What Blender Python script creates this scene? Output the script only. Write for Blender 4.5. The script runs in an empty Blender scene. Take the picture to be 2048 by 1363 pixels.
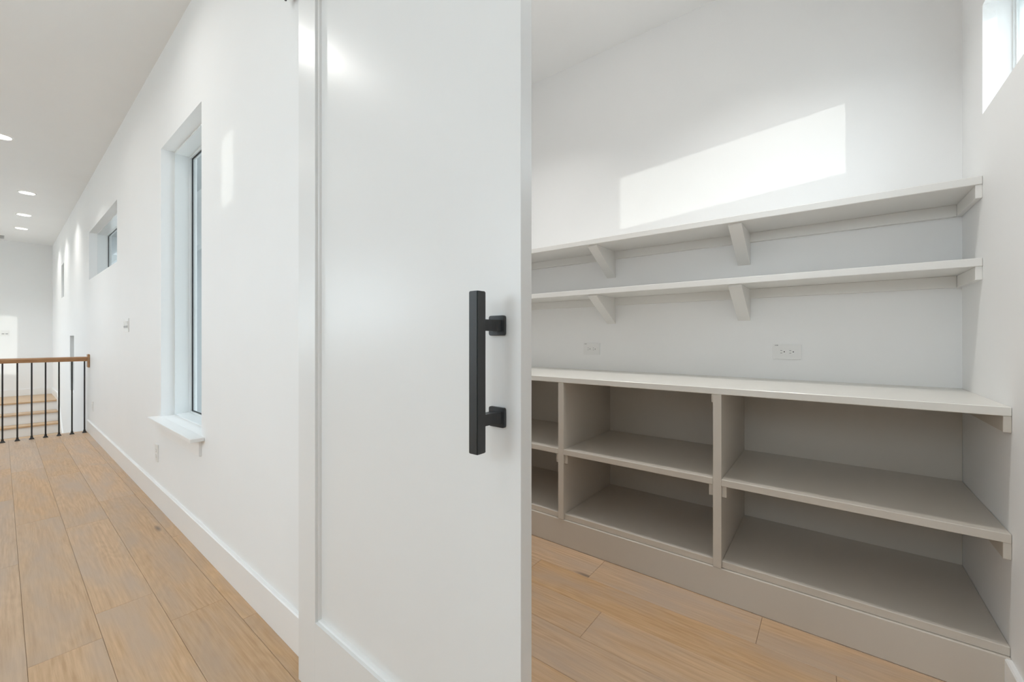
import bpy, bmesh, math, random
from mathutils import Vector, Matrix

# ------------------------------------------------------------------ camera, sky, sun, portals, exposure
scene = bpy.context.scene
COL = scene.collection
F_PX, W_PX, H_PX, HORIZON = 822.0, 2048.0, 1363.0, 677.0
CAM_H = 1.14
THETA = math.atan2(W_PX / 2, F_PX)              # view direction measured from the hall's -X axis
PHI = math.radians(1.015)                       # the pantry stands a degree out of square with the hall

cam_d = bpy.data.cameras.new('camera')
cam = bpy.data.objects.new('camera', cam_d)
COL.objects.link(cam)
cam.location = (0, 0, CAM_H)
cam.rotation_euler = (math.pi / 2, 0, math.pi / 2 - THETA)
cam_d.sensor_width = 36.0
cam_d.lens = F_PX / W_PX * 36.0
cam_d.shift_y = -(H_PX / 2 - HORIZON) / W_PX
cam_d.clip_start = 0.02
cam_d.clip_end = 300
scene.camera = cam

world = bpy.data.worlds.new('sky')
scene.world = world
world.use_nodes = True
bgn = world.node_tree.nodes['Background']
bgn.inputs[0].default_value = (0.82, 0.91, 1.0, 1)
bgn.inputs[1].default_value = 6.5

SUN_DIR = Matrix.Rotation(PHI, 3, 'Z') @ Vector((-0.388, 0.296, -0.0306)).normalized()
sun_d = bpy.data.lights.new('sun', 'SUN')
sun_d.energy = 1.05
sun_d.angle = math.radians(0.35)
sun_d.color = (1.0, 0.985, 0.93)
sun = bpy.data.objects.new('sun', sun_d)
COL.objects.link(sun)
sun.rotation_euler = SUN_DIR.to_track_quat('-Z', 'Y').to_euler()
sun.location = (12, -9, 9)

vs = scene.view_settings
vs.view_transform = 'Standard'
vs.look = 'None'
vs.exposure = 0.0
vs.gamma = 1.0
vs.use_curve_mapping = False
cy = scene.cycles
cy.max_bounces = 10
cy.diffuse_bounces = 7
cy.glossy_bounces = 4
cy.transparent_max_bounces = 12
cy.caustics_reflective = False
cy.caustics_refractive = False
cy.sample_clamp_indirect = 6.0

DOWNLIGHT_W = 4.2
PANTRY_W = 5.2

# ------------------------------------------------------------------ main dimensions (metres)
CEIL = 3.075
YW = 0.685            # hall wall face
Y_OUT = 0.885         # its outer face
Y_OPP = -2.4          # opposite hall wall
X_FAR = -12.83        # end wall beyond the stairs
X_EAST = 1.2          # end wall behind the camera side
XW = 0.447            # pantry side wall (pantry frame)
YB = 2.57             # pantry back wall (pantry frame)
YC = 1.958            # front of the pantry cabinet
YU = 2.268            # front of the wall shelves
X_PL = -2.35          # pantry left wall
X_STAIR = -7.3        # edge of the stair well
X_LAND = -11.5

FRAME = {'H': Matrix.Identity(4), 'P': Matrix.Rotation(PHI, 4, 'Z')}
ROTZ = {'H': 0.0, 'P': PHI}
OFF = {}

# ------------------------------------------------------------------ materials
def new_mat(name):
    m = bpy.data.materials.new(name)
    m.use_nodes = True
    return m, m.node_tree.nodes, m.node_tree.links, m.node_tree.nodes['Principled BSDF']

def paint(name, col, rough, spec=0.5, bump=0.0, bscale=220.0, coat=0.0):
    m, n, l, p = new_mat(name)
    tc = n.new('ShaderNodeTexCoord')
    no = n.new('ShaderNodeTexNoise')
    no.inputs['Scale'].default_value = 3.0
    no.inputs['Detail'].default_value = 4
    l.new(tc.outputs['Object'], no.inputs['Vector'])
    mix = n.new('ShaderNodeMix'); mix.data_type = 'RGBA'
    mix.inputs[6].default_value = (*[c * 0.985 for c in col], 1)
    mix.inputs[7].default_value = (*[min(1, c * 1.015) for c in col], 1)
    l.new(no.outputs['Fac'], mix.inputs[0])
    l.new(mix.outputs[2], p.inputs['Base Color'])
    p.inputs['Roughness'].default_value = rough
    p.inputs['Specular IOR Level'].default_value = spec
    if coat:
        p.inputs['Coat Weight'].default_value = coat
        p.inputs['Coat Roughness'].default_value = 0.18
    if bump:
        n2 = n.new('ShaderNodeTexNoise')
        n2.inputs['Scale'].default_value = bscale
        n2.inputs['Detail'].default_value = 2
        l.new(tc.outputs['Object'], n2.inputs['Vector'])
        b = n.new('ShaderNodeBump')
        b.inputs['Strength'].default_value = bump
        b.inputs['Distance'].default_value = 0.0006
        l.new(n2.outputs['Fac'], b.inputs['Height'])
        l.new(b.outputs['Normal'], p.inputs['Normal'])
    return m

def flat(name, col, rough=0.5, metal=0.0, spec=0.5):
    m, n, l, p = new_mat(name)
    p.inputs['Base Color'].default_value = (*col, 1)
    p.inputs['Roughness'].default_value = rough
    p.inputs['Metallic'].default_value = metal
    p.inputs['Specular IOR Level'].default_value = spec
    return m

def wood(name, light, dark, pink, grain_axis='X', rough=0.45, var=0.5):
    m, n, l, p = new_mat(name)
    tc = n.new('ShaderNodeTexCoord')
    oi = n.new('ShaderNodeObjectInfo')
    off = n.new('ShaderNodeVectorMath'); off.operation = 'SCALE'
    off.inputs[0].default_value = (37.0, 19.0, 11.0)
    l.new(oi.outputs['Random'], off.inputs['Scale'])
    add = n.new('ShaderNodeVectorMath'); add.operation = 'ADD'
    l.new(tc.outputs['Object'], add.inputs[0]); l.new(off.outputs[0], add.inputs[1])
    def mapped(sx, sy, sz):
        mp = n.new('ShaderNodeMapping')
        s = (sx, sy, sz) if grain_axis == 'X' else (sy, sx, sz)
        mp.inputs['Scale'].default_value = s
        l.new(add.outputs[0], mp.inputs['Vector'])
        return mp
    # knots bend the grain
    vo = n.new('ShaderNodeTexVoronoi'); vo.feature = 'F1'
    vo.inputs['Scale'].default_value = 1.0
    l.new(mapped(1.15, 5.4, 1.0).outputs[0], vo.inputs['Vector'])
    bend = n.new('ShaderNodeTexNoise')
    bend.inputs['Scale'].default_value = 1.0; bend.inputs['Detail'].default_value = 2
    l.new(mapped(1.1, 9.0, 1.0).outputs[0], bend.inputs['Vector'])
    wsum = n.new('ShaderNodeMath'); wsum.operation = 'MULTIPLY_ADD'
    wsum.inputs[1].default_value = 0.8
    l.new(vo.outputs['Distance'], wsum.inputs[0]); l.new(bend.outputs['Fac'], wsum.inputs[2])
    ring = n.new('ShaderNodeMath'); ring.operation = 'MULTIPLY'; ring.inputs[1].default_value = 60.0
    l.new(wsum.outputs[0], ring.inputs[0])
    sn = n.new('ShaderNodeMath'); sn.operation = 'SINE'
    l.new(ring.outputs[0], sn.inputs[0])
    fib = n.new('ShaderNodeTexNoise')
    fib.inputs['Scale'].default_value = 1.0; fib.inputs['Detail'].default_value = 6
    fib.inputs['Roughness'].default_value = 0.65
    l.new(mapped(4.0, 95.0, 20.0).outputs[0], fib.inputs['Vector'])
    cloud = n.new('ShaderNodeTexNoise')
    cloud.inputs['Scale'].default_value = 1.0; cloud.inputs['Detail'].default_value = 3
    l.new(mapped(2.2, 9.0, 4.0).outputs[0], cloud.inputs['Vector'])
    g1 = n.new('ShaderNodeMath'); g1.operation = 'MULTIPLY_ADD'
    g1.inputs[1].default_value = 0.042
    l.new(sn.outputs[0], g1.inputs[0]); l.new(fib.outputs['Fac'], g1.inputs[2])
    base = n.new('ShaderNodeValToRGB')
    base.color_ramp.elements[0].position = 0.30
    base.color_ramp.elements[0].color = (*dark, 1)
    base.color_ramp.elements[1].position = 0.66
    base.color_ramp.elements[1].color = (*light, 1)
    l.new(g1.outputs[0], base.inputs['Fac'])
    # patches of grey-rose
    cr = n.new('ShaderNodeValToRGB')
    cr.color_ramp.elements[0].position = 0.42; cr.color_ramp.elements[0].color = (0, 0, 0, 1)
    cr.color_ramp.elements[1].position = 0.68; cr.color_ramp.elements[1].color = (0.8, 0.8, 0.8, 1)
    l.new(cloud.outputs['Fac'], cr.inputs['Fac'])
    mx = n.new('ShaderNodeMix'); mx.data_type = 'RGBA'
    mx.inputs[7].default_value = (*pink, 1)
    l.new(cr.outputs['Color'], mx.inputs[0]); l.new(base.outputs['Color'], mx.inputs[6])
    # board to board difference
    vr = n.new('ShaderNodeMapRange')
    vr.inputs['To Min'].default_value = 1.0 - 0.11 * var
    vr.inputs['To Max'].default_value = 1.0 + 0.08 * var
    l.new(oi.outputs['Random'], vr.inputs['Value'])
    hs = n.new('ShaderNodeHueSaturation')
    sat = n.new('ShaderNodeMapRange')
    sat.inputs['To Min'].default_value = 1.0 + 0.16 * var; sat.inputs['To Max'].default_value = 1.0 - 0.28 * var
    m7 = n.new('ShaderNodeMath'); m7.operation = 'MULTIPLY'; m7.inputs[1].default_value = 7.13
    l.new(oi.outputs['Random'], m7.inputs[0])
    fr = n.new('ShaderNodeMath'); fr.operation = 'FRACT'
    l.new(m7.outputs[0], fr.inputs[0]); l.new(fr.outputs[0], sat.inputs['Value'])
    l.new(sat.outputs[0], hs.inputs['Saturation']); l.new(vr.outputs[0], hs.inputs['Value'])
    l.new(mx.outputs[2], hs.inputs['Color'])
    # knots
    kr = n.new('ShaderNodeValToRGB')
    kr.color_ramp.elements[0].position = 0.02; kr.color_ramp.elements[0].color = (1, 1, 1, 1)
    kr.color_ramp.elements[1].position = 0.085; kr.color_ramp.elements[1].color = (0, 0, 0, 1)
    l.new(vo.outputs['Distance'], kr.inputs['Fac'])
    kn = n.new('ShaderNodeMix'); kn.data_type = 'RGBA'
    kn.inputs[7].default_value = (0.13, 0.10, 0.08, 1)
    kf = n.new('ShaderNodeMath'); kf.operation = 'MULTIPLY'
    gate = n.new('ShaderNodeMath'); gate.operation = 'GREATER_THAN'; gate.inputs[1].default_value = 0.5
    sep = n.new('ShaderNodeSeparateColor')
    l.new(vo.outputs['Color'], sep.inputs[0]); l.new(sep.outputs[0], gate.inputs[0])
    l.new(kr.outputs['Color'], kf.inputs[0]); l.new(gate.outputs[0], kf.inputs[1])
    kg = n.new('ShaderNodeMath'); kg.operation = 'MULTIPLY'; kg.inputs[1].default_value = 0.8
    l.new(kf.outputs[0], kg.inputs[0])
    l.new(kg.outputs[0], kn.inputs[0]); l.new(hs.outputs['Color'], kn.inputs[6])
    l.new(kn.outputs[2], p.inputs['Base Color'])
    p.inputs['Roughness'].default_value = rough
    b = n.new('ShaderNodeBump'); b.inputs['Strength'].default_value = 0.10; b.inputs['Distance'].default_value = 0.0005
    l.new(g1.outputs[0], b.inputs['Height']); l.new(b.outputs['Normal'], p.inputs['Normal'])
    return m

def glass_mat():
    m, n, l, p = new_mat('window_glass')
    n.remove(p)
    out = n['Material Output']
    tr = n.new('ShaderNodeBsdfTransparent'); tr.inputs[0].default_value = (0.95, 0.97, 0.965, 1)
    gl = n.new('ShaderNodeBsdfGlossy'); gl.inputs['Roughness'].default_value = 0.01
    ge = n.new('ShaderNodeNewGeometry')
    dt = n.new('ShaderNodeVectorMath'); dt.operation = 'DOT_PRODUCT'
    l.new(ge.outputs['Incoming'], dt.inputs[0]); l.new(ge.outputs['Normal'], dt.inputs[1])
    ab = n.new('ShaderNodeMath'); ab.operation = 'ABSOLUTE'; l.new(dt.outputs['Value'], ab.inputs[0])
    om = n.new('ShaderNodeMath'); om.operation = 'SUBTRACT'; om.inputs[0].default_value = 1.0; l.new(ab.outputs[0], om.inputs[1])
    pw = n.new('ShaderNodeMath'); pw.operation = 'POWER'; pw.inputs[1].default_value = 5.0; l.new(om.outputs[0], pw.inputs[0])
    fr = n.new('ShaderNodeMath'); fr.operation = 'MULTIPLY_ADD'; fr.inputs[1].default_value = 0.55; fr.inputs[2].default_value = 0.03
    l.new(pw.outputs[0], fr.inputs[0])
    mx = n.new('ShaderNodeMixShader')
    l.new(fr.outputs[0], mx.inputs[0]); l.new(tr.outputs[0], mx.inputs[1]); l.new(gl.outputs[0], mx.inputs[2])
    l.new(mx.outputs[0], out.inputs['Surface'])
    return m

def emit(name, col, strength):
    m, n, l, p = new_mat(name)
    p.inputs['Base Color'].default_value = (0.9, 0.9, 0.9, 1)
    p.inputs['Emission Color'].default_value = (*col, 1)
    p.inputs['Emission Strength'].default_value = strength
    return m

M = {}
M['wall'] = paint('wall_paint', (0.865, 0.867, 0.865), 0.62, 0.35, 0.12, 260)
M['ceiling'] = paint('ceiling_paint', (0.88, 0.885, 0.885), 0.8, 0.2, 0.1, 200)
M['trim'] = paint('trim_paint', (0.86, 0.86, 0.855), 0.32, 0.5)
M['door'] = paint('door_paint', (0.785, 0.785, 0.775), 0.30, 0.5)
M['shelf'] = paint('shelf_paint', (0.79, 0.78, 0.755), 0.34, 0.5)
M['cabinet'] = paint('cabinet_paint', (0.60, 0.555, 0.495), 0.34, 0.5)
M['worktop'] = paint('worktop_paint', (0.76, 0.74, 0.695), 0.3, 0.5)
M['black'] = paint('black_powder_coat', (0.020, 0.022, 0.024), 0.36, 0.6, 0.5, 900)
M['iron'] = flat('black_iron', (0.012, 0.012, 0.014), 0.4)
M['plank'] = wood('oak_floor', (0.63, 0.425, 0.255), (0.47, 0.295, 0.160), (0.49, 0.37, 0.275))
M['tread'] = wood('oak_tread', (0.66, 0.47, 0.29), (0.52, 0.34, 0.19), (0.58, 0.42, 0.27), 'Y', 0.4, 0.3)
M['rail'] = wood('oak_rail', (0.43, 0.235, 0.10), (0.28, 0.135, 0.055), (0.36, 0.19, 0.09), 'Y', 0.38, 0.3)
M['subfloor'] = flat('dark_joint', (0.16, 0.105, 0.06), 0.9)
M['vinyl'] = flat('white_vinyl', (0.80, 0.82, 0.82), 0.3)
M['gasket'] = flat('black_gasket', (0.015, 0.016, 0.018), 0.5)
M['plastic'] = flat('white_plastic', (0.82, 0.82, 0.81), 0.28)
M['plastic_grey'] = flat('grey_plastic', (0.42, 0.42, 0.42), 0.3)
M['slot'] = flat('dark_slot', (0.02, 0.02, 0.02), 0.6)
M['print'] = flat('grey_print', (0.30, 0.30, 0.30), 0.5)
M['glass'] = glass_mat()
M['lamp'] = emit('led_lens', (1.0, 0.97, 0.90), 9.0)
M['opal'] = emit('fill_globe_glow', (1.0, 0.98, 0.95), 7.0)  # glow of the added pantry fill globe
M['siding'] = paint('house_siding', (0.47, 0.49, 0.50), 0.7)
M['belt'] = paint('belt_trim', (0.75, 0.76, 0.76), 0.6)
M['siding_grey'] = paint('house_siding_grey', (0.33, 0.345, 0.35), 0.7)
M['roofing'] = paint('roof_shingle', (0.12, 0.12, 0.13), 0.85)
M['ground'] = paint('pale_concrete', (0.62, 0.61, 0.58), 0.9)
M['vent_dark'] = flat('vent_dark', (0.10, 0.10, 0.10), 0.7)

# ------------------------------------------------------------------ helpers
def box(bm, x0, x1, y0, y1, z0, z1):
    vs_ = [bm.verts.new((x, y, z)) for x in (x0, x1) for y in (y0, y1) for z in (z0, z1)]
    fs = []
    for a, b, c, d in ((0, 1, 3, 2), (4, 6, 7, 5), (0, 4, 5, 1), (2, 3, 7, 6), (0, 2, 6, 4), (1, 5, 7, 3)):
        fs.append(bm.faces.new((vs_[a], vs_[b], vs_[c], vs_[d])))
    return fs

def prism(bm, pts, axis, a0, a1):
    """extrude a 2-D polygon along an axis ('X','Y','Z')"""
    def P(p, a):
        if axis == 'X': return (a, p[0], p[1])
        if axis == 'Y': return (p[0], a, p[1])
        return (p[0], p[1], a)
    A = [bm.verts.new(P(p, a0)) for p in pts]
    B = [bm.verts.new(P(p, a1)) for p in pts]
    bm.faces.new(A); bm.faces.new(B[::-1])
    k = len(pts)
    for i in range(k):
        bm.faces.new((A[i], B[i], B[(i + 1) % k], A[(i + 1) % k]))

def rounded_rect(cx, cy_, w, h, r, seg=4):
    pts = []
    for (sx, sy, a0) in ((1, 1, 0), (-1, 1, 90), (-1, -1, 180), (1, -1, 270)):
        for i in range(seg + 1):
            a = math.radians(a0 + 90 * i / seg)
            pts.append((cx + sx * (w / 2 - r) + r * math.cos(a), cy_ + sy * (h / 2 - r) + r * math.sin(a)))
    return pts

def add(name, bm, mat, parent=None, frame='H', bevel=0.0, seg=1, smooth=False):
    if bevel:
        bmesh.ops.bevel(bm, geom=list(bm.edges), offset=bevel, segments=seg, affect='EDGES', clamp_overlap=True)
    bmesh.ops.recalc_face_normals(bm, faces=list(bm.faces))
    lo = Vector([min(v.co[i] for v in bm.verts) for i in range(3)])
    hi = Vector([max(v.co[i] for v in bm.verts) for i in range(3)])
    c = (lo + hi) / 2
    for v in bm.verts:
        v.co -= c
    me = bpy.data.meshes.new(name)
    bm.to_mesh(me); bm.free()
    if smooth:
        for f in me.polygons: f.use_smooth = True
    me.materials.append(M[mat] if isinstance(mat, str) else mat)
    o = bpy.data.objects.new(name, me)
    COL.objects.link(o)
    if parent is not None:
        o.parent = parent
        o.location = c - OFF[parent.name]
    else:
        o.location = FRAME[frame] @ c
        o.rotation_euler = (0, 0, ROTZ[frame])
    OFF[o.name] = c
    return o

def abox(name, b, mat, parent=None, frame='H', bevel=0.0, seg=1):
    bm = bmesh.new()
    box(bm, *b)
    return add(name, bm, mat, parent, frame, bevel, seg)

def empty(name, loc, frame='H'):
    o = bpy.data.objects.new(name, None)
    COL.objects.link(o)
    o.empty_display_size = 0.1
    o.location = FRAME[frame] @ Vector(loc)
    o.rotation_euler = (0, 0, ROTZ[frame])
    OFF[o.name] = Vector(loc)
    return o

def tag(o, label, cat, group=None):
    o['label'] = label; o['category'] = cat
    if group: o['group'] = group
    return o

def struct(o, label=None, cat=None):
    o['kind'] = 'structure'
    if label: o['label'] = label
    if cat: o['category'] = cat
    return o

def wall_mesh(name, mat, axis, face, back, u0, u1, z0, z1, holes, frame='H'):
    """a wall slab with rectangular openings; axis 'X': runs along X (u = x), face/back are y values"""
    us = sorted({u0, u1, *[h[0] for h in holes], *[h[1] for h in holes]})
    zs = sorted({z0, z1, *[h[2] for h in holes], *[h[3] for h in holes]})
    us = [u for u in us if u0 <= u <= u1]; zs = [z for z in zs if z0 <= z <= z1]
    def solid(i, j):
        if i < 0 or j < 0 or i >= len(us) - 1 or j >= len(zs) - 1: return False
        um, zm = (us[i] + us[i + 1]) / 2, (zs[j] + zs[j + 1]) / 2
        return not any(h[0] < um < h[1] and h[2] < zm < h[3] for h in holes)
    bm = bmesh.new(); cache = {}
    def V(u, w, z):
        k = (u, w, z)
        if k not in cache:
            cache[k] = bm.verts.new((u, w, z) if axis == 'X' else (w, u, z))
        return cache[k]
    for i in range(len(us) - 1):
        for j in range(len(zs) - 1):
            if not solid(i, j): continue
            a, b, c, d = us[i], us[i + 1], zs[j], zs[j + 1]
            for w in (face, back):
                bm.faces.new((V(a, w, c), V(b, w, c), V(b, w, d), V(a, w, d)))
            if not solid(i - 1, j): bm.faces.new((V(a, face, c), V(a, back, c), V(a, back, d), V(a, face, d)))
            if not solid(i + 1, j): bm.faces.new((V(b, face, c), V(b, back, c), V(b, back, d), V(b, face, d)))
            if not solid(i, j - 1): bm.faces.new((V(a, face, c), V(b, face, c), V(b, back, c), V(a, back, c)))
            if not solid(i, j + 1): bm.faces.new((V(a, face, d), V(b, face, d), V(b, back, d), V(a, back, d)))
    return struct(add(name, bm, mat, None, frame))

def window(name, axis, inner, outer, u0, u1, z0, z1, sash, frame='H', liner=None, mullions=(), portal=True, outface=None, seal='gasket'):
    """frame, gasket and pane set into a wall opening; inner/outer: room-side and outside positions of the frame"""
    s = 1 if outer > inner else -1
    um, zm = (u0 + u1) / 2, (z0 + z1) / 2
    def B(bm, ua, ub, wa, wb, za, zb):
        w0, w1 = min(wa, wb), max(wa, wb)
        if axis == 'X': box(bm, ua, ub, w0, w1, za, zb)
        else: box(bm, w0, w1, ua, ub, za, zb)
    root = struct(empty(name, (um, inner, z0) if axis == 'X' else (inner, um, z0), frame))
    def ring(nm, mat, d, wa, wb, inset=0.0, parent=root, bevel=0.0):
        a, b, c, e = u0 + inset, u1 - inset, z0 + inset, z1 - inset
        bm = bmesh.new()
        B(bm, a, a + d, wa, wb, c, e); B(bm, b - d, b, wa, wb, c, e)
        B(bm, a + d, b - d, wa, wb, e - d, e); B(bm, a + d, b - d, wa, wb, c, c + d)
        return add(nm, bm, mat, parent)
    if liner:
        ring('jamb_liner', 'vinyl', liner[0], liner[1], inner)
    sa = ring('sash', 'vinyl', sash, inner, outer)
    gz = (inner + outer) / 2
    ring('gasket', seal, 0.005, gz - s * 0.004, gz + s * 0.004, sash, sa)
    edges = [u0 + sash] + [m for m in mullions] + [u1 - sash]
    for m in mullions:
        bm = bmesh.new(); B(bm, m - 0.03, m + 0.03, inner, outer, z0 + sash, z1 - sash)
        add('mullion', bm, 'vinyl', root)
    for i in range(len(edges) - 1):
        a = edges[i] + (0.03 if i else 0.0); b = edges[i + 1] - (0.03 if i < len(edges) - 2 else 0.0)
        bm = bmesh.new(); B(bm, a, b, gz - 0.002, gz + 0.002, z0 + sash, z1 - sash)
        add('pane', bm, 'glass', root)
    if portal:
        ld = bpy.data.lights.new('sky_portal', 'AREA'); ld.shape = 'RECTANGLE'
        ld.size = u1 - u0; ld.size_y = z1 - z0
        ld.cycles.is_portal = True
        lo = bpy.data.objects.new('sky_portal', ld); COL.objects.link(lo)
        w = (outer if outface is None else outface) + s * 0.01
        p = Vector((um, w, zm)) if axis == 'X' else Vector((w, um, zm))
        n = Vector((0, -s, 0)) if axis == 'X' else Vector((-s, 0, 0))
        lo.location = FRAME[frame] @ p
        q = (FRAME[frame].to_3x3() @ n).to_track_quat('-Z', 'Y')
        lo.rotation_euler = q.to_euler()
        if abs((q.to_matrix() @ Vector((0, 1, 0))).z) < 0.5:
            ld.size, ld.size_y = ld.size_y, ld.size
    return root

# ------------------------------------------------------------------ shell
# window openings of the hall wall: (x0, x1, z0, z1)
BIG = (-3.608, -2.712, 0.613, 2.43)
CLER = (-7.217, -5.286, 1.862, 2.442)
CLER2 = (-10.83, -10.37, 1.862, 2.442)
STAIRW = (-9.407, -8.853, 0.336, 1.186)
DOORWAY = (-0.62, 0.40, 0.0, 2.24)
wall_mesh('wall_hall', 'wall', 'X', YW, Y_OUT, X_FAR - 0.2, X_PL - 0.05, -2.9, CEIL, [BIG, CLER, CLER2, STAIRW])
wall_mesh('wall_partition', 'wall', 'X', YW, YW + 0.12, X_PL - 0.05, X_EAST, 0.0 - 0.015, CEIL, [DOORWAY])
# opposite side of the hall
OPP_A = (-7.1, -4.8, 1.20, 2.28)
OPP_FILL_D = (-0.95, 0.95, 1.80, 2.85)  # unseen window added so sky light reaches the pantry through the doorway
OPP_FILL_E = (-2.9, -1.45, 1.10, 2.60)  # unseen window added to brighten the hall wall
OPP_B = (-12.2, -9.0, 0.70, 1.885)
wall_mesh('wall_opposite', 'wall', 'X', Y_OPP, Y_OPP - 0.2, X_FAR - 0.2, X_EAST + 0.2, -0.3, CEIL, [OPP_A, OPP_B, OPP_FILL_D, OPP_FILL_E])
# slot window in the end wall that throws the small sun patch on the hall wall
def back_to_x(p, x):
    t = (x - p[0]) / SUN_DIR.x
    return Vector(p) + SUN_DIR * t
sp0 = back_to_x((-2.228, YW, 1.96), X_EAST)               # room-side far edge
sp1 = back_to_x((-2.425, YW, 1.96), X_EAST + 0.15)        # outer near edge
EZ0 = back_to_x((-2.31, YW, 1.785), X_EAST).z
EZ1 = back_to_x((-2.31, YW, 2.135), X_EAST + 0.12).z
EAST_W = (sp1.y - 0.01, sp0.y, EZ0, EZ1)
wall_mesh('wall_east', 'wall', 'Y', X_EAST, X_EAST + 0.2, Y_OPP, YW, -0.3, CEIL, [EAST_W])
wall_mesh('wall_far', 'wall', 'Y', X_FAR, X_FAR - 0.2, Y_OPP, YW, -2.9, CEIL, [])
# pantry
PW = (0.93, 2.274, 1.972, 2.375)
wall_mesh('wall_back', 'wall', 'X', YB, YB + 0.2, X_PL - 0.2, XW + 0.2, -0.3, CEIL, [], 'P')
wall_mesh('wall_right', 'wall', 'Y', XW, XW + 0.2, 0.83, YB, -0.3, CEIL, [PW], 'P')
wall_mesh('wall_left', 'wall', 'Y', X_PL, X_PL - 0.2, 0.86, YB, -0.3, CEIL, [], 'P')
struct(abox('ceiling', (X_FAR - 0.25, X_EAST + 0.25, Y_OPP - 0.25, YB + 0.35, CEIL, CEIL + 0.2), 'ceiling'))
struct(abox('eave_soffit', (X_FAR - 0.6, X_PL - 0.35, Y_OUT + 0.005, Y_OUT + 0.62, 2.93, 3.06), 'siding'))

# windows
window('window_1', 'X', 0.838, 0.872, *BIG[:2], BIG[2], BIG[3], 0.016, liner=(0.009, 0.757), outface=Y_OUT)
window('window_2', 'X', 0.838, 0.872, *CLER, 0.016, liner=(0.009, 0.757), outface=Y_OUT)
window('window_3', 'X', 0.838, 0.872, *CLER2, 0.016, liner=(0.009, 0.757), outface=Y_OUT)
window('window_4', 'X', 0.838, 0.872, *STAIRW, 0.016, liner=(0.009, 0.757), outface=Y_OUT)
window('window_5', 'Y', XW + 0.073, XW + 0.093, *PW, 0.006, 'P', outface=XW + 0.2, seal='vinyl')
bm = bmesh.new()
a, b, c, e = PW
box(bm, 0.60, 0.648, a, a + 0.10, c, e); box(bm, 0.60, 0.648, a + 0.10, b, e - 0.045, e)
add('sun_mask_casing', bm, 'vinyl', bpy.data.objects['window_5'], 'P')  # pieces added outside the glass to trim the sun patch's top and near side
abox('shade_bar', (0.600, 0.612, b - 0.089, b - 0.069, c, e - 0.045), 'vinyl', bpy.data.objects['window_5'], 'P')  # unseen bar added to cast the shaded band on the jamb
window('window_6', 'X', Y_OPP - 0.12, Y_OPP - 0.16, *OPP_A, 0.04, mullions=(-5.95,), outface=Y_OPP - 0.2)
window('fill_window_9', 'X', Y_OPP - 0.12, Y_OPP - 0.16, *OPP_FILL_D, 0.04, mullions=(0.0,), outface=Y_OPP - 0.2)
window('fill_window_10', 'X', Y_OPP - 0.12, Y_OPP - 0.16, *OPP_FILL_E, 0.04, outface=Y_OPP - 0.2)
window('window_7', 'X', Y_OPP - 0.12, Y_OPP - 0.16, *OPP_B, 0.012, outface=Y_OPP - 0.2)
window('window_8', 'Y', X_EAST + 0.12, X_EAST + 0.15, *EAST_W, 0.006, portal=False)

# sill of the big window: stool and apron
w1 = bpy.data.objects['window_1']
bm = bmesh.new()
prism(bm, [(-3.655, 0.622), (-2.657, 0.622), (-2.657, YW), (BIG[1] - 0.001, YW), (BIG[1] - 0.001, 0.80), (BIG[0] + 0.001, 0.80), (BIG[0] + 0.001, YW), (-3.655, YW)], 'Z', 0.593, 0.6128)
add('stool', bm, 'trim', w1, bevel=0.002)
abox('apron', (-3.612, -2.708, 0.672, YW, 0.503, 0.5929), 'trim', w1, bevel=0.001)

# ------------------------------------------------------------------ floors, each board its own piece
random.seed(4)
PW_ROW = 0.1865
def plank(parent, x0, x1, y0, y1, ztop=0.0, frame='H', mat='plank', axis='X'):
    g = 0.0004
    x0 += g; x1 -= g; y0 += g; y1 -= g
    c = 0.0011
    bm = bmesh.new()
    lo = [bm.verts.new((x, y, ztop - 0.010)) for x, y in ((x0, y0), (x1, y0), (x1, y1), (x0, y1))]
    mi = [bm.verts.new((x, y, ztop - c)) for x, y in ((x0, y0), (x1, y0), (x1, y1), (x0, y1))]
    hi = [bm.verts.new((x, y, ztop)) for x, y in ((x0 + c, y0 + c), (x1 - c, y0 + c), (x1 - c, y1 - c), (x0 + c, y1 - c))]
    bm.faces.new(hi)
    for A, B in ((lo, mi), (mi, hi)):
        for i in range(4):
            bm.faces.new((A[i], A[(i + 1) % 4], B[(i + 1) % 4], B[i]))
    return add('plank', bm, mat, parent, frame)

def lay(parent, xa, xb, ya, yb, seam, joints, frame='H', lmin=1.1, lmax=2.1):
    k0 = math.floor((ya - seam) / PW_ROW)
    k = k0
    while seam + k * PW_ROW < yb - 0.004:
        y0, y1 = max(ya, seam + k * PW_ROW), min(yb, seam + (k + 1) * PW_ROW)
        js = sorted(j for j in joints.get(k, []) if xa < j < xb)
        if js:
            right = js[-1]
            while right + lmax < xb: right += random.uniform(lmin, lmax); js.append(right)
            left = js[0]
            while left - lmax > xa: left -= random.uniform(lmin, lmax); js.insert(0, left)
        else:
            x = xa + random.uniform(0.4, lmax)
            while x < xb - 0.3: js.append(x); x += random.uniform(lmin, lmax)
        js = [j for j in js if xa + 0.15 < j < xb - 0.15]
        ed = [xa] + js + [xb]
        for i in range(len(ed) - 1): plank(parent, ed[i], ed[i + 1], y0, y1, frame=frame)
        k += 1

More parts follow.
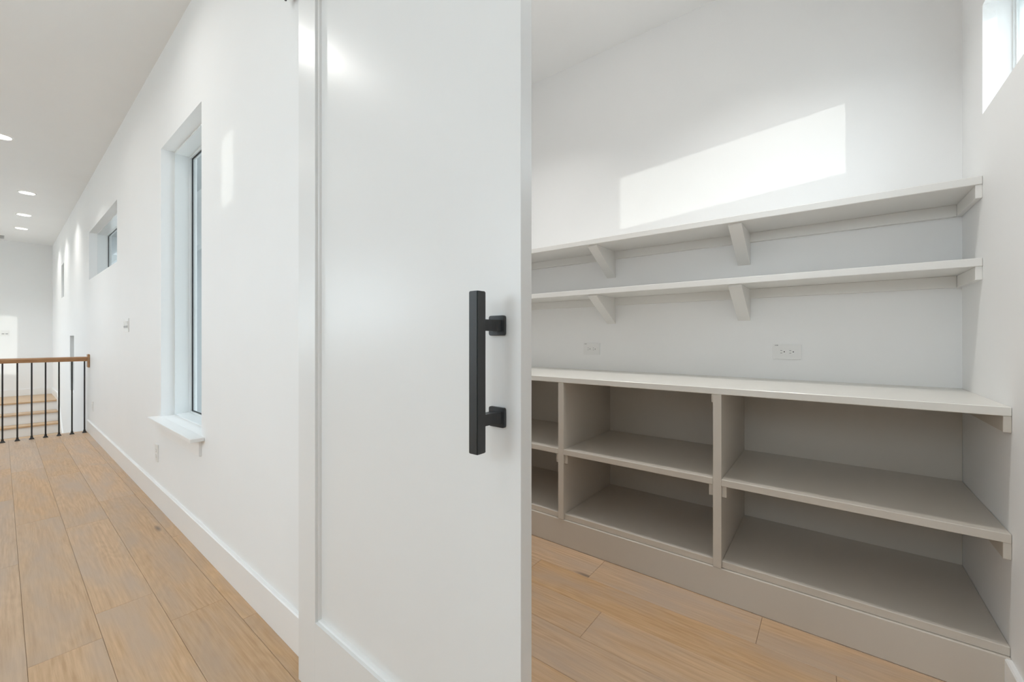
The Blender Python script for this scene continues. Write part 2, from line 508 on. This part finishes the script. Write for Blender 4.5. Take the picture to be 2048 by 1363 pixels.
fl = struct(empty('floor', (-3.0, -0.8, 0)))
abox('subfloor', (X_STAIR, X_EAST, Y_OPP, 0.755, -0.30, -0.008), 'subfloor', fl)
lay(fl, X_STAIR, X_EAST, Y_OPP, 0.684, 0.0592,
    {-1: [-4.59, -3.25, -1.6], 0: [-5.5, -3.93, -2.2], 1: [-5.1, -3.635, -2.41], 2: [-5.25, -4.05, -2.115], 3: [-4.8, -3.0, -1.9]})
fp = struct(empty('floor_pantry', (-0.9, 1.4, 0), 'P'))
abox('subfloor', (X_PL, XW, 0.77, YB, -0.30, -0.008), 'subfloor', fp)
lay(fp, X_PL, XW, 0.775, 2.0, 1.400,
    {0: [-0.756], 1: [-1.18, 0.017], 2: [-0.915, -0.22], -1: [-1.45, -0.1], -2: [-0.9], 3: [-1.5]}, 'P', 0.9, 1.8)
fg = struct(empty('floor_landing', (-12.1, -0.8, 0)))
abox('subfloor', (X_FAR, X_LAND, Y_OPP, YW, -0.30, -0.008), 'wall', fg)
abox('subfloor', (X_LAND, X_STAIR, Y_OPP, -1.5, -0.30, -0.008), 'wall', fg)
for i in range(7):
    x0 = X_LAND - 0.19 * (i + 1)
    plank(fg, x0, x0 + 0.19, Y_OPP, YW - 0.001, mat='tread')
for i in range(5):
    plank(fg, X_LAND, X_STAIR, Y_OPP + i * 0.18, Y_OPP + (i + 1) * 0.18)

# nosing of the floor at the stair well
struct(abox('trim_1', (X_STAIR - 0.03, X_STAIR, -1.5, YW, -0.026, 0.0), 'tread', bevel=0.006, seg=2), None)
struct(abox('trim_2', (X_STAIR - 0.018, X_STAIR - 0.002, -1.5, YW, -0.30, -0.0265), 'trim'))

# ------------------------------------------------------------------ baseboards
def baseboard(name, pts, axis, a0, a1, frame='H'):
    bm = bmesh.new(); prism(bm, pts, axis, a0, a1)
    return struct(add(name, bm, 'trim', None, frame))
def bb_profile(face, wall, h=0.141):
    s = 1 if wall > face else -1
    return [(face, 0.0005), (wall, 0.0005), (wall, h), (face + s * 0.004, h), (face, h - 0.004)]
baseboard('baseboard_hall', bb_profile(0.67, YW), 'X', X_STAIR + 0.03, DOORWAY[0] - 0.10)
baseboard('baseboard_far', bb_profile(X_FAR + 0.015, X_FAR, 0.13), 'Y', Y_OPP, YW)
baseboard('baseboard_landing', bb_profile(0.67, YW, 0.13), 'X', X_FAR + 0.015, X_LAND)
baseboard('baseboard_opposite', bb_profile(Y_OPP + 0.015, Y_OPP), 'X', X_LAND, X_EAST)
bm = bmesh.new(); prism(bm, bb_profile(XW - 0.015, XW), 'Y', 0.83, 1.9618)
struct(add('baseboard_right', bm, 'trim', None, 'P'))

# ------------------------------------------------------------------ sliding door
DX0, DX1, DY0, DY1, DZ0, DZ1 = -1.406, -0.476, 0.62, 0.655, 0.012, 2.325
d = struct(empty('door_1', ((DX0 + DX1) / 2, 0.6375, 0.012)), 'white single panel sliding barn door with black square pull', 'door')
SL, SR, RB, RT = -1.292, -0.589, 0.247, 2.212
abox('stile', (DX0, SL, DY0, DY1, DZ0, DZ1), 'door', d, bevel=0.0008)
abox('stile', (SR, DX1, DY0, DY1, DZ0, DZ1), 'door', d, bevel=0.0008)
def rail_(z0, z1, zi, s):
    bm = bmesh.new()
    box(bm, SL + 0.0002, SR - 0.0002, DY0, DY1, z0, z1)
    return add('rail', bm, 'door', d)
rail_(DZ0, RB, RB, 1); rail_(RT, DZ1, RT, -1)
abox('panel', (SL, SR, 0.6385, 0.647, RB, RT), 'door', d)
# sloping bead around the panel
def bead(name, pts, axis, a0, a1):
    bm = bmesh.new(); prism(bm, pts, axis, a0, a1); return add(name, bm, 'door', d)
bead('bead', [(SL, 0.629), (SL + 0.004, 0.632), (SL + 0.006, 0.6385), (SL, 0.6385)], 'Z', RB, RT)
bead('bead', [(SR, 0.629), (SR, 0.6385), (SR - 0.006, 0.6385), (SR - 0.004, 0.632)], 'Z', RB, RT)
bead('bead', [(0.629, RB), (0.6385, RB), (0.6385, RB + 0.006), (0.632, RB + 0.004)], 'X', SL, SR)
# pull
bar = abox('pull_handle', (-0.5462, -0.5232, 0.550, 0.5737, 0.925, 1.2292), 'black', d, bevel=0.0016, seg=2)
for zc in (1.166, 0.9855):
    bm = bmesh.new(); prism(bm, rounded_rect(-0.532, zc, 0.041, 0.0395, 0.0045), 'Y', 0.613, 0.6195)
    add('mounting_plate', bm, 'black', bar, bevel=0.0007)
    bm = bmesh.new()
    prism(bm, [(-0.5430, 0.5739), (-0.5430, 0.6129), (-0.519, 0.6129), (-0.5225, 0.604), (-0.5245, 0.590), (-0.5250, 0.5739)], 'Z', zc - 0.0108, zc + 0.0108)
    add('standoff', bm, 'black', bar)
# track above the opening
tr = tag(empty('sliding_door_track', (-0.9, 0.66, 2.36)), 'black flat steel track with roller straps above the sliding door', 'door track')
abox('track_bar', (-1.60, 0.95, 0.655, 0.661, 2.384, 2.422), 'iron', tr)
for x in (-1.25, -0.63):
    abox('hanger_strap', (x - 0.02, x + 0.02, 0.612, 0.6195, 2.22, 2.478), 'iron', tr)
    bm = bmesh.new()
    bmesh.ops.create_cone(bm, cap_ends=True, segments=24, radius1=0.045, radius2=0.045, depth=0.02,
                          matrix=Matrix.Translation((x, 0.6405, 2.468)) @ Matrix.Rotation(math.pi / 2, 4, 'X'))
    add('roller', bm, 'iron', tr)
for x in (-1.5, -0.9, -0.2, 0.5):
    bm = bmesh.new()
    bmesh.ops.create_cone(bm, cap_ends=True, segments=12, radius1=0.012, radius2=0.012, depth=0.024,
                          matrix=Matrix.Translation((x, 0.673, 2.403)) @ Matrix.Rotation(math.pi / 2, 4, 'X'))
    add('spacer', bm, 'iron', tr)

# ------------------------------------------------------------------ pantry: cabinet, worktop, wall shelves
PF = 'P'
POSTS = [(-1.985, -1.951), (-1.193, -1.159), (-0.4055, -0.372)]
CT, CB = 0.9275, 0.8985
S2T, S2B = 0.532, 0.503
BT, BBOT = 0.1745, 0.145
wt = abox('worktop', (X_PL, XW - 0.0006, YC, YB, CB, CT), 'worktop', None, PF, bevel=0.002)
tag(wt, 'long pale greige worktop board along the pantry back wall under the outlets', 'worktop')
cab = tag(empty('open_shelf_cabinet', (-0.9, YC, 0), PF), 'greige open-front base cabinet with two rows of wide cubbies', 'cabinet')
abox('plinth', (X_PL, XW - 0.0006, 1.962, 1.982, 0.0005, 0.1440), 'cabinet', cab, PF, bevel=0.002)
abox('back_rail', (X_PL, XW, 1.9835, 2.0, -0.005, 0.1445), 'cabinet', cab, PF)
for a, b in POSTS:
    abox('divider', (a, b, YC + 0.001, YB, BBOT + 0.0005, CB - 0.0002), 'cabinet', cab, PF, bevel=0.0012)
bays = [(X_PL, POSTS[0][0]), (POSTS[0][1], POSTS[1][0]), (POSTS[1][1], POSTS[2][0]), (POSTS[2][1], XW - 0.0006)]
for a, b in bays:
    abox('bottom_shelf', (a + 0.0002, b - 0.0002, YC + 0.013, YB, BBOT, BT), 'cabinet', cab, PF, bevel=0.0015)
    abox('shelf', (a + 0.0002, b - 0.0002, YC, YB, S2B, S2T), 'cabinet', cab, PF, bevel=0.0015)
    abox('back_panel', (a + 0.0002, b - 0.0002, YB - 0.006, YB - 0.0003, BT + 0.0002, S2B - 0.0002), 'cabinet', cab, PF)
    abox('back_panel', (a + 0.0002, b - 0.0002, YB - 0.006, YB - 0.0003, S2T + 0.0002, CB - 0.0002), 'cabinet', cab, PF)
CL = 0.018
for i, (a, b) in enumerate(bays):
    for z in (CB, S2B):
        if not (z == CB and i < 3):
            abox('cleat', (b - CL, b, YC + (0.002 if i == 3 else 0.012), YB - 0.007, z - 0.051, z - 0.0003), 'cabinet', cab, PF, bevel=0.001)
        elif i == 2:
            abox('cleat', (b - 0.006, b, YC + 0.002, YB - 0.007, z - 0.036, z - 0.0003), 'cabinet', cab, PF, bevel=0.001)
        if not (z == CB):
            abox('cleat', (a, a + CL, YC + 0.014, YB - 0.007, z - 0.051, z - 0.0003), 'cabinet', cab, PF, bevel=0.001)

def wall_shelf(zt, zb, label):
    r = tag(empty('wall_shelf', (-0.9, YB, zb), PF), label, 'shelf', 'wall shelves above the worktop')
    abox('board', (X_PL, XW - 0.0006, YU, YB, zb, zt), 'shelf', r, PF, bevel=0.002)
    abox('ledger', (X_PL, XW - 0.019, YB - 0.019, YB, zb - 0.050, zb - 0.0002), 'shelf', r, PF, bevel=0.001)
    abox('end_cleat', (XW - 0.0185, XW - 0.0004, YU + 0.004, YB, zb - 0.050, zb - 0.0002), 'shelf', r, PF, bevel=0.001)
    for xc in (-1.925, -1.151, -0.374):
        bm = bmesh.new()
        prism(bm, [(YU + 0.022, zb - 0.0002), (YU + 0.022, zb - 0.010), (YB - 0.001, zb - 0.170), (YB - 0.001, zb - 0.0002)], 'X', xc - 0.030, xc + 0.030)
        add('bracket', bm, 'shelf', r, PF, bevel=0.0012)
    return r
wall_shelf(1.744, 1.713, 'upper greige wall shelf on slanted brackets below the sunlit window shape')
wall_shelf(1.440, 1.409, 'lower greige wall shelf on slanted brackets nearest above the worktop')

# ------------------------------------------------------------------ outlets and switches
def duplex(name, label, centre, along, normal, horizontal, frame='H', pw=0.0755, ph=0.118, mark=False, group=None):
    """along: unit vector to the viewer's right on the wall; normal: out of the wall"""
    A, N, Zv = Vector(along), Vector(normal), Vector((0, 0, 1))
    c = Vector(centre)
    root = empty(name, c, frame)
    tag(root, label, 'outlet', group)
    U, Vv = (A, Zv)
    def slab(nm, pts, d0, d1, mat, parent, bevel=0.0):
        bm = bmesh.new()
        lo = [bm.verts.new(c + U * p[0] + Vv * p[1] + N * d0) for p in pts]
        hi = [bm.verts.new(c + U * p[0] + Vv * p[1] + N * d1) for p in pts]
        bm.faces.new(lo); bm.faces.new(hi[::-1])
        k = len(pts)
        for i in range(k): bm.faces.new((lo[i], hi[i], hi[(i + 1) % k], lo[(i + 1) % k]))
        return add(nm, bm, mat, parent, frame, bevel)
    w, h = (ph, pw) if horizontal else (pw, ph)
    slab('plate', rounded_rect(0, 0, w, h, 0.004), 0.0003, 0.0062, 'plastic', root, 0.0008)
    def R(p, q):      # receptacle frame: p along plate length, q across
        return (p, q) if horizontal else (q, -p)
    for s in (-1, 1):
        o = s * 0.0195
        pts = []
        for i in range(20):
            a = 2 * math.pi * i / 20
            pp, qq = 0.0172 * math.cos(a), 0.0172 * math.sin(a)
            pp = max(-0.0125, min(0.0150, pp))
            pts.append(R(o + pp, qq))
        rc = slab('receptacle', pts, 0.0055, 0.0078, 'plastic', root, 0.0005)
        for q in (-0.0064, 0.0064):
            x0, x1 = o - 0.0085, o - 0.0005
            slab('slot', [R(x0, q - 0.0014), R(x1, q - 0.0014), R(x1, q + 0.0014), R(x0, q + 0.0014)], 0.0076, 0.00795, 'print', rc)
        gp = [R(o + 0.0085 + 0.0028 * math.cos(2 * math.pi * i / 10), 0.0028 * math.sin(2 * math.pi * i / 10)) for i in range(10)]
        slab('ground_hole', gp, 0.0076, 0.00798, 'slot', rc)
    if mark:
        for x0, x1 in ((-0.0525, -0.0485), (-0.0465, -0.038)):
            slab('printed_mark', [(x0, 0.0315), (x1, 0.0315), (x1, 0.0355), (x0, 0.0355)], 0.0060, 0.00625, 'print', root)
    return root
duplex('wall_outlet', 'white sideways outlet on the pantry wall nearer the high window', (-0.178, YB, 1.072), (1, 0, 0), (0, -1, 0), True, 'P', 0.0785, 0.123, True, 'pantry outlets')
duplex('wall_outlet', 'white sideways outlet on the pantry wall nearer the sliding door', (-1.295, YB, 1.070), (1, 0, 0), (0, -1, 0), True, 'P', 0.0785, 0.123, True, 'pantry outlets')
duplex('wall_outlet', 'white upright outlet on hall wall under the tall window', (-3.71, YW, 0.349), (1, 0, 0), (0, -1, 0), False, group='hall outlets')
duplex('wall_outlet', 'white upright outlet on hall wall just before the stair railing', (-6.87, YW, 0.345), (1, 0, 0), (0, -1, 0), False, group='hall outlets')

def rocker_switch(label, centre, along, normal, gangs):
    A, N, Zv = Vector(along), Vector(normal), Vector((0, 0, 1)); c = Vector(centre)
    root = tag(empty('light_switch', c), label, 'switch')
    def slab(nm, x0, x1, z0, z1, d0, dlo, dhi, mat, parent):
        bm = bmesh.new()
        q = [(x0, z0, d0), (x1, z0, d0), (x1, z1, d0), (x0, z1, d0), (x0, z0, dlo), (x1, z0, dlo), (x1, z1, dhi), (x0, z1, dhi)]
        v = [bm.verts.new(c + A * a + Zv * b + N * e) for a, b, e in q]
        for f in ((0, 3, 2, 1), (4, 5, 6, 7), (0, 1, 5, 4), (1, 2, 6, 5), (2, 3, 7, 6), (3, 0, 4, 7)): bm.faces.new([v[i] for i in f])
        return add(nm, bm, mat, parent)
    w = 0.07 + 0.046 * (gangs - 1)
    slab('plate', -w / 2, w / 2, -0.058, 0.058, 0.0003, 0.006, 0.006, 'plastic', root)
    for i in range(gangs):
        x = (i - (gangs - 1) / 2) * 0.046
        pd = slab('rocker', x - 0.0165, x + 0.0165, -0.033, 0.033, 0.005, 0.007, 0.0125, 'plastic', root)
        slab('dimmer_slot', x - 0.0165, x + 0.0165, -0.022, -0.004, 0.0075, 0.0092, 0.0105, 'plastic_grey', pd)
    return root
rocker_switch('white four-gang switch plate on the hall wall beyond the tall window', (-4.81, YW, 1.256), (1, 0, 0), (0, -1, 0), 4)
rocker_switch('white switch plate on the sunlit end wall past the stairs', (X_FAR, 0.06, 1.25), (0, 1, 0), (1, 0, 0), 2)

# ------------------------------------------------------------------ stairs and railing
stair = tag(empty('staircase', (X_LAND, -0.4, -0.3)), 'oak treads and white risers climbing to the landing behind the railing', 'stairs')
RISE, RUN = 0.18, 0.27
for i in range(9):
    zt = -RISE * i; xn = X_LAND + RUN * i
    if i == 0:
        abox('nosing', (xn - 0.03, xn + 0.028, -1.5, YW - 0.02, -0.027, 0.0), 'tread', stair, bevel=0.006, seg=2)
    else:
        abox('tread', (xn - RUN + 0.001, xn + 0.028, -1.5, YW - 0.02, zt - 0.027, zt), 'tread', stair, bevel=0.006, seg=2)
    abox('riser', (xn - 0.018, xn - 0.001, -1.5, YW - 0.02, zt - RISE, zt - 0.0275), 'trim', stair)
bm = bmesh.new()
L = RUN * 9; D = RISE * 9
prism(bm, [(X_LAND - 0.02, 0.13), (X_LAND + 0.10, 0.13), (X_LAND + 0.10 + L, 0.13 - D), (X_LAND + 0.10 + L, -0.25 - D), (X_LAND - 0.02, -0.30)], 'Y', YW - 0.0185, YW - 0.001)
add('skirt_board', bm, 'trim', stair)
struct(abox('floor_below', (X_FAR, X_STAIR + 3, -1.6, Y_OUT, -3.0, -2.9), 'plank'))
wall_mesh('wall_stairwell', 'wall', 'X', -1.505, -1.62, X_FAR, X_STAIR, -2.9, -0.31, [])
wall_mesh('wall_below', 'wall', 'Y', X_STAIR + 0.002, X_STAIR + 0.12, -1.5, YW, -2.9, -0.31, [])

XR = -7.18
rl = tag(empty('stair_railing', (XR, -0.4, 0)), 'oak handrail on thin black iron balusters guarding the stair well', 'railing')
bm = bmesh.new()
prism(bm, [(XR - 0.031, 0.868), (XR + 0.031, 0.868), (XR + 0.031, 0.905), (XR + 0.024, 0.917), (XR + 0.012, 0.922), (XR - 0.012, 0.922), (XR - 0.024, 0.917), (XR - 0.031, 0.905)], 'Y', -1.42, YW - 0.0205)
add('handrail', bm, 'rail', rl)
abox('wall_rosette', (XR - 0.055, XR + 0.055, YW - 0.020, YW - 0.0005, 0.792, 0.952), 'rail', rl, bevel=0.004, seg=2)
abox('newel_post', (XR - 0.045, XR + 0.045, -1.51, -1.4205, 0.0, 1.05), 'rail', rl, bevel=0.004, seg=2)
k = 0
while 0.643 - 0.1044 * k > -1.38:
    y = 0.643 - 0.1044 * k; k += 1
    b = abox('baluster', (XR - 0.0065, XR + 0.0065, y - 0.0065, y + 0.0065, 0.001, 0.8675), 'iron', rl)
    bm = bmesh.new()
    bmesh.ops.create_cone(bm, cap_ends=True, segments=4, radius1=0.030, radius2=0.013, depth=0.022,
                          matrix=Matrix.Translation((XR, y, 0.0115)) @ Matrix.Rotation(math.pi / 4, 4, 'Z'))
    box(bm, XR - 0.0095, XR + 0.0095, y - 0.0095, y + 0.0095, 0.0225, 0.036)
    add('shoe', bm, 'iron', b)

# ------------------------------------------------------------------ ceiling fittings
def downlight(x, y, label, watts, frame='H', group='recessed hall lights', spot=112, shown=True):
    r = tag(empty('recessed_light', (x, y, CEIL), frame), label, 'downlight', group)
    bm = bmesh.new(); n = 28
    rings = [(0.086, CEIL - 0.0005), (0.084, CEIL - 0.006), (0.074, CEIL - 0.0065), (0.0715, CEIL - 0.003)]
    vv = [[bm.verts.new((x + rr * math.cos(2 * math.pi * i / n), y + rr * math.sin(2 * math.pi * i / n), z)) for i in range(n)] for rr, z in rings]
    for a in range(3):
        for i in range(n): bm.faces.new((vv[a][i], vv[a][(i + 1) % n], vv[a + 1][(i + 1) % n], vv[a + 1][i]))
    add('trim_ring', bm, 'plastic', r, frame)
    bm = bmesh.new()
    bmesh.ops.create_cone(bm, cap_ends=True, segments=n, radius1=0.0712, radius2=0.0712, depth=0.002, matrix=Matrix.Translation((x, y, CEIL - 0.0022)))
    add('lens', bm, 'lamp', r, frame)
    ld = bpy.data.lights.new('downlight_lamp', 'AREA'); ld.shape = 'DISK'
    ld.energy = watts; ld.size = 0.138; ld.spread = math.radians(spot)
    ld.color = (1.0, 0.98, 0.95)
    lo = bpy.data.objects.new('downlight_lamp', ld); COL.objects.link(lo)
    lo.location = FRAME[frame] @ Vector((x, y, CEIL - 0.0045))
    return r
downlight(-6.27, 0.0, 'round recessed ceiling light before the stair railing', DOWNLIGHT_W)
downlight(-8.43, 0.225, 'round recessed ceiling light over the stairs, first past the railing', DOWNLIGHT_W * 1.25)
downlight(-9.96, 0.235, 'round recessed ceiling light over the stairs, second past the railing', DOWNLIGHT_W * 1.25)
downlight(-11.22, 0.235, 'round recessed ceiling light over the landing, beside the vent', DOWNLIGHT_W * 1.25)
downlight(-4.52, -0.30, 'round recessed ceiling light in the hall opposite the tall window', DOWNLIGHT_W, spot=165)
downlight(-2.76, -0.02, 'round recessed ceiling light in the hall before the sliding door', DOWNLIGHT_W, spot=165)
downlight(-0.95, -0.9, 'round recessed ceiling light in the hall facing the sliding door', DOWNLIGHT_W, spot=165)
downlight(-0.30, 1.73, 'round recessed ceiling light in the pantry nearer the high window', PANTRY_W, 'P', 'recessed pantry lights', 110)
downlight(-1.60, 1.73, 'round recessed ceiling light in the pantry farther from the high window', PANTRY_W, 'P', 'recessed pantry lights', 110)

gx, gy, gz = -0.9, 1.45, 2.80
gl = tag(empty('fill_globe', (gx, gy, CEIL), 'P'), 'glowing white globe added out of view as soft pantry fill', 'fill light')  # no known fitting: globe added above the view to fill the pantry with light
bm = bmesh.new()
bmesh.ops.create_cone(bm, cap_ends=True, segments=24, radius1=0.065, radius2=0.055, depth=0.025, matrix=Matrix.Translation((gx, gy, CEIL - 0.013)))
add('canopy', bm, 'iron', gl, 'P')
bm = bmesh.new()
bmesh.ops.create_cone(bm, cap_ends=True, segments=12, radius1=0.008, radius2=0.008, depth=CEIL - 0.026 - gz - 0.108, matrix=Matrix.Translation((gx, gy, (CEIL - 0.026 + gz + 0.108) / 2)))
add('stem', bm, 'iron', gl, 'P')
bm = bmesh.new()
bmesh.ops.create_uvsphere(bm, u_segments=24, v_segments=14, radius=0.11, matrix=Matrix.Translation((gx, gy, gz)))
add('globe', bm, 'opal', gl, 'P', smooth=True)

vt = tag(empty('ceiling_vent', (-12.45, -0.12, CEIL)), 'grey slatted air vent in the ceiling by the end wall', 'vent')
abox('vent_frame', (-12.60, -12.27, -0.30, 0.05, CEIL - 0.008, CEIL - 0.0005), 'plastic_grey', vt)
for i in range(8):
    x = -12.575 + i * 0.036
    abox('slat', (x, x + 0.022, -0.28, 0.03, CEIL - 0.014, CEIL - 0.0082), 'plastic_grey', vt)

# ------------------------------------------------------------------ outside
struct(abox('ground', (-70, 60, -60, 60, -3.3, -3.1), 'ground'))
nh = tag(empty('neighbour_house', (-17, 5, -3.1)), 'grey sided house with white belt trim seen through the tall hall window', 'house')
abox('wall', (-32, -4.2, 2.6, 9, -3.1, 2.97), 'siding', nh)
abox('belt_trim', (-32, -4.15, 2.56, 9, 2.97, 3.11), 'belt', nh)
abox('upper_wall', (-32, -4.2, 2.6, 9, 3.11, 3.95), 'siding_grey', nh)
abox('roof_edge', (-32.3, -3.9, 2.35, 9.3, 3.95, 4.12), 'siding_grey', nh)
# added house-shaped block, out of view, keeps direct sun off the hall windows
sd = Vector((SUN_DIR.x, SUN_DIR.y)).normalized(); pd = Vector((-sd.y, sd.x)); pd = pd if pd.y > 0 else -pd
p0 = Vector((-2.62, -6.2)) - sd * 6.0
c4 = [p0, p0 + pd * 5.25, p0 + pd * 5.25 - sd * 5.0, p0 - sd * 5.0]
nb = tag(empty('sun_block_house', (p0.x + 3, p0.y, -3.1)), 'unseen grey house block added to keep sun off the hall windows', 'house')
bm = bmesh.new(); prism(bm, [(q.x, q.y) for q in c4], 'Z', -3.1, 4.0)
add('wall', bm, 'siding', nb)
bm = bmesh.new()
lo = [bm.verts.new((q.x, q.y, 4.0)) for q in c4]
r0 = bm.verts.new((*((c4[0] + c4[1]) / 2), 5.4)); r1 = bm.verts.new((*((c4[2] + c4[3]) / 2), 5.4))
bm.faces.new(lo); bm.faces.new((lo[0], lo[1], r0)); bm.faces.new((lo[2], lo[3], r1)); bm.faces.new((lo[1], lo[2], r1, r0)); bm.faces.new((lo[3], lo[0], r0, r1))
add('roof', bm, 'roofing', nb)
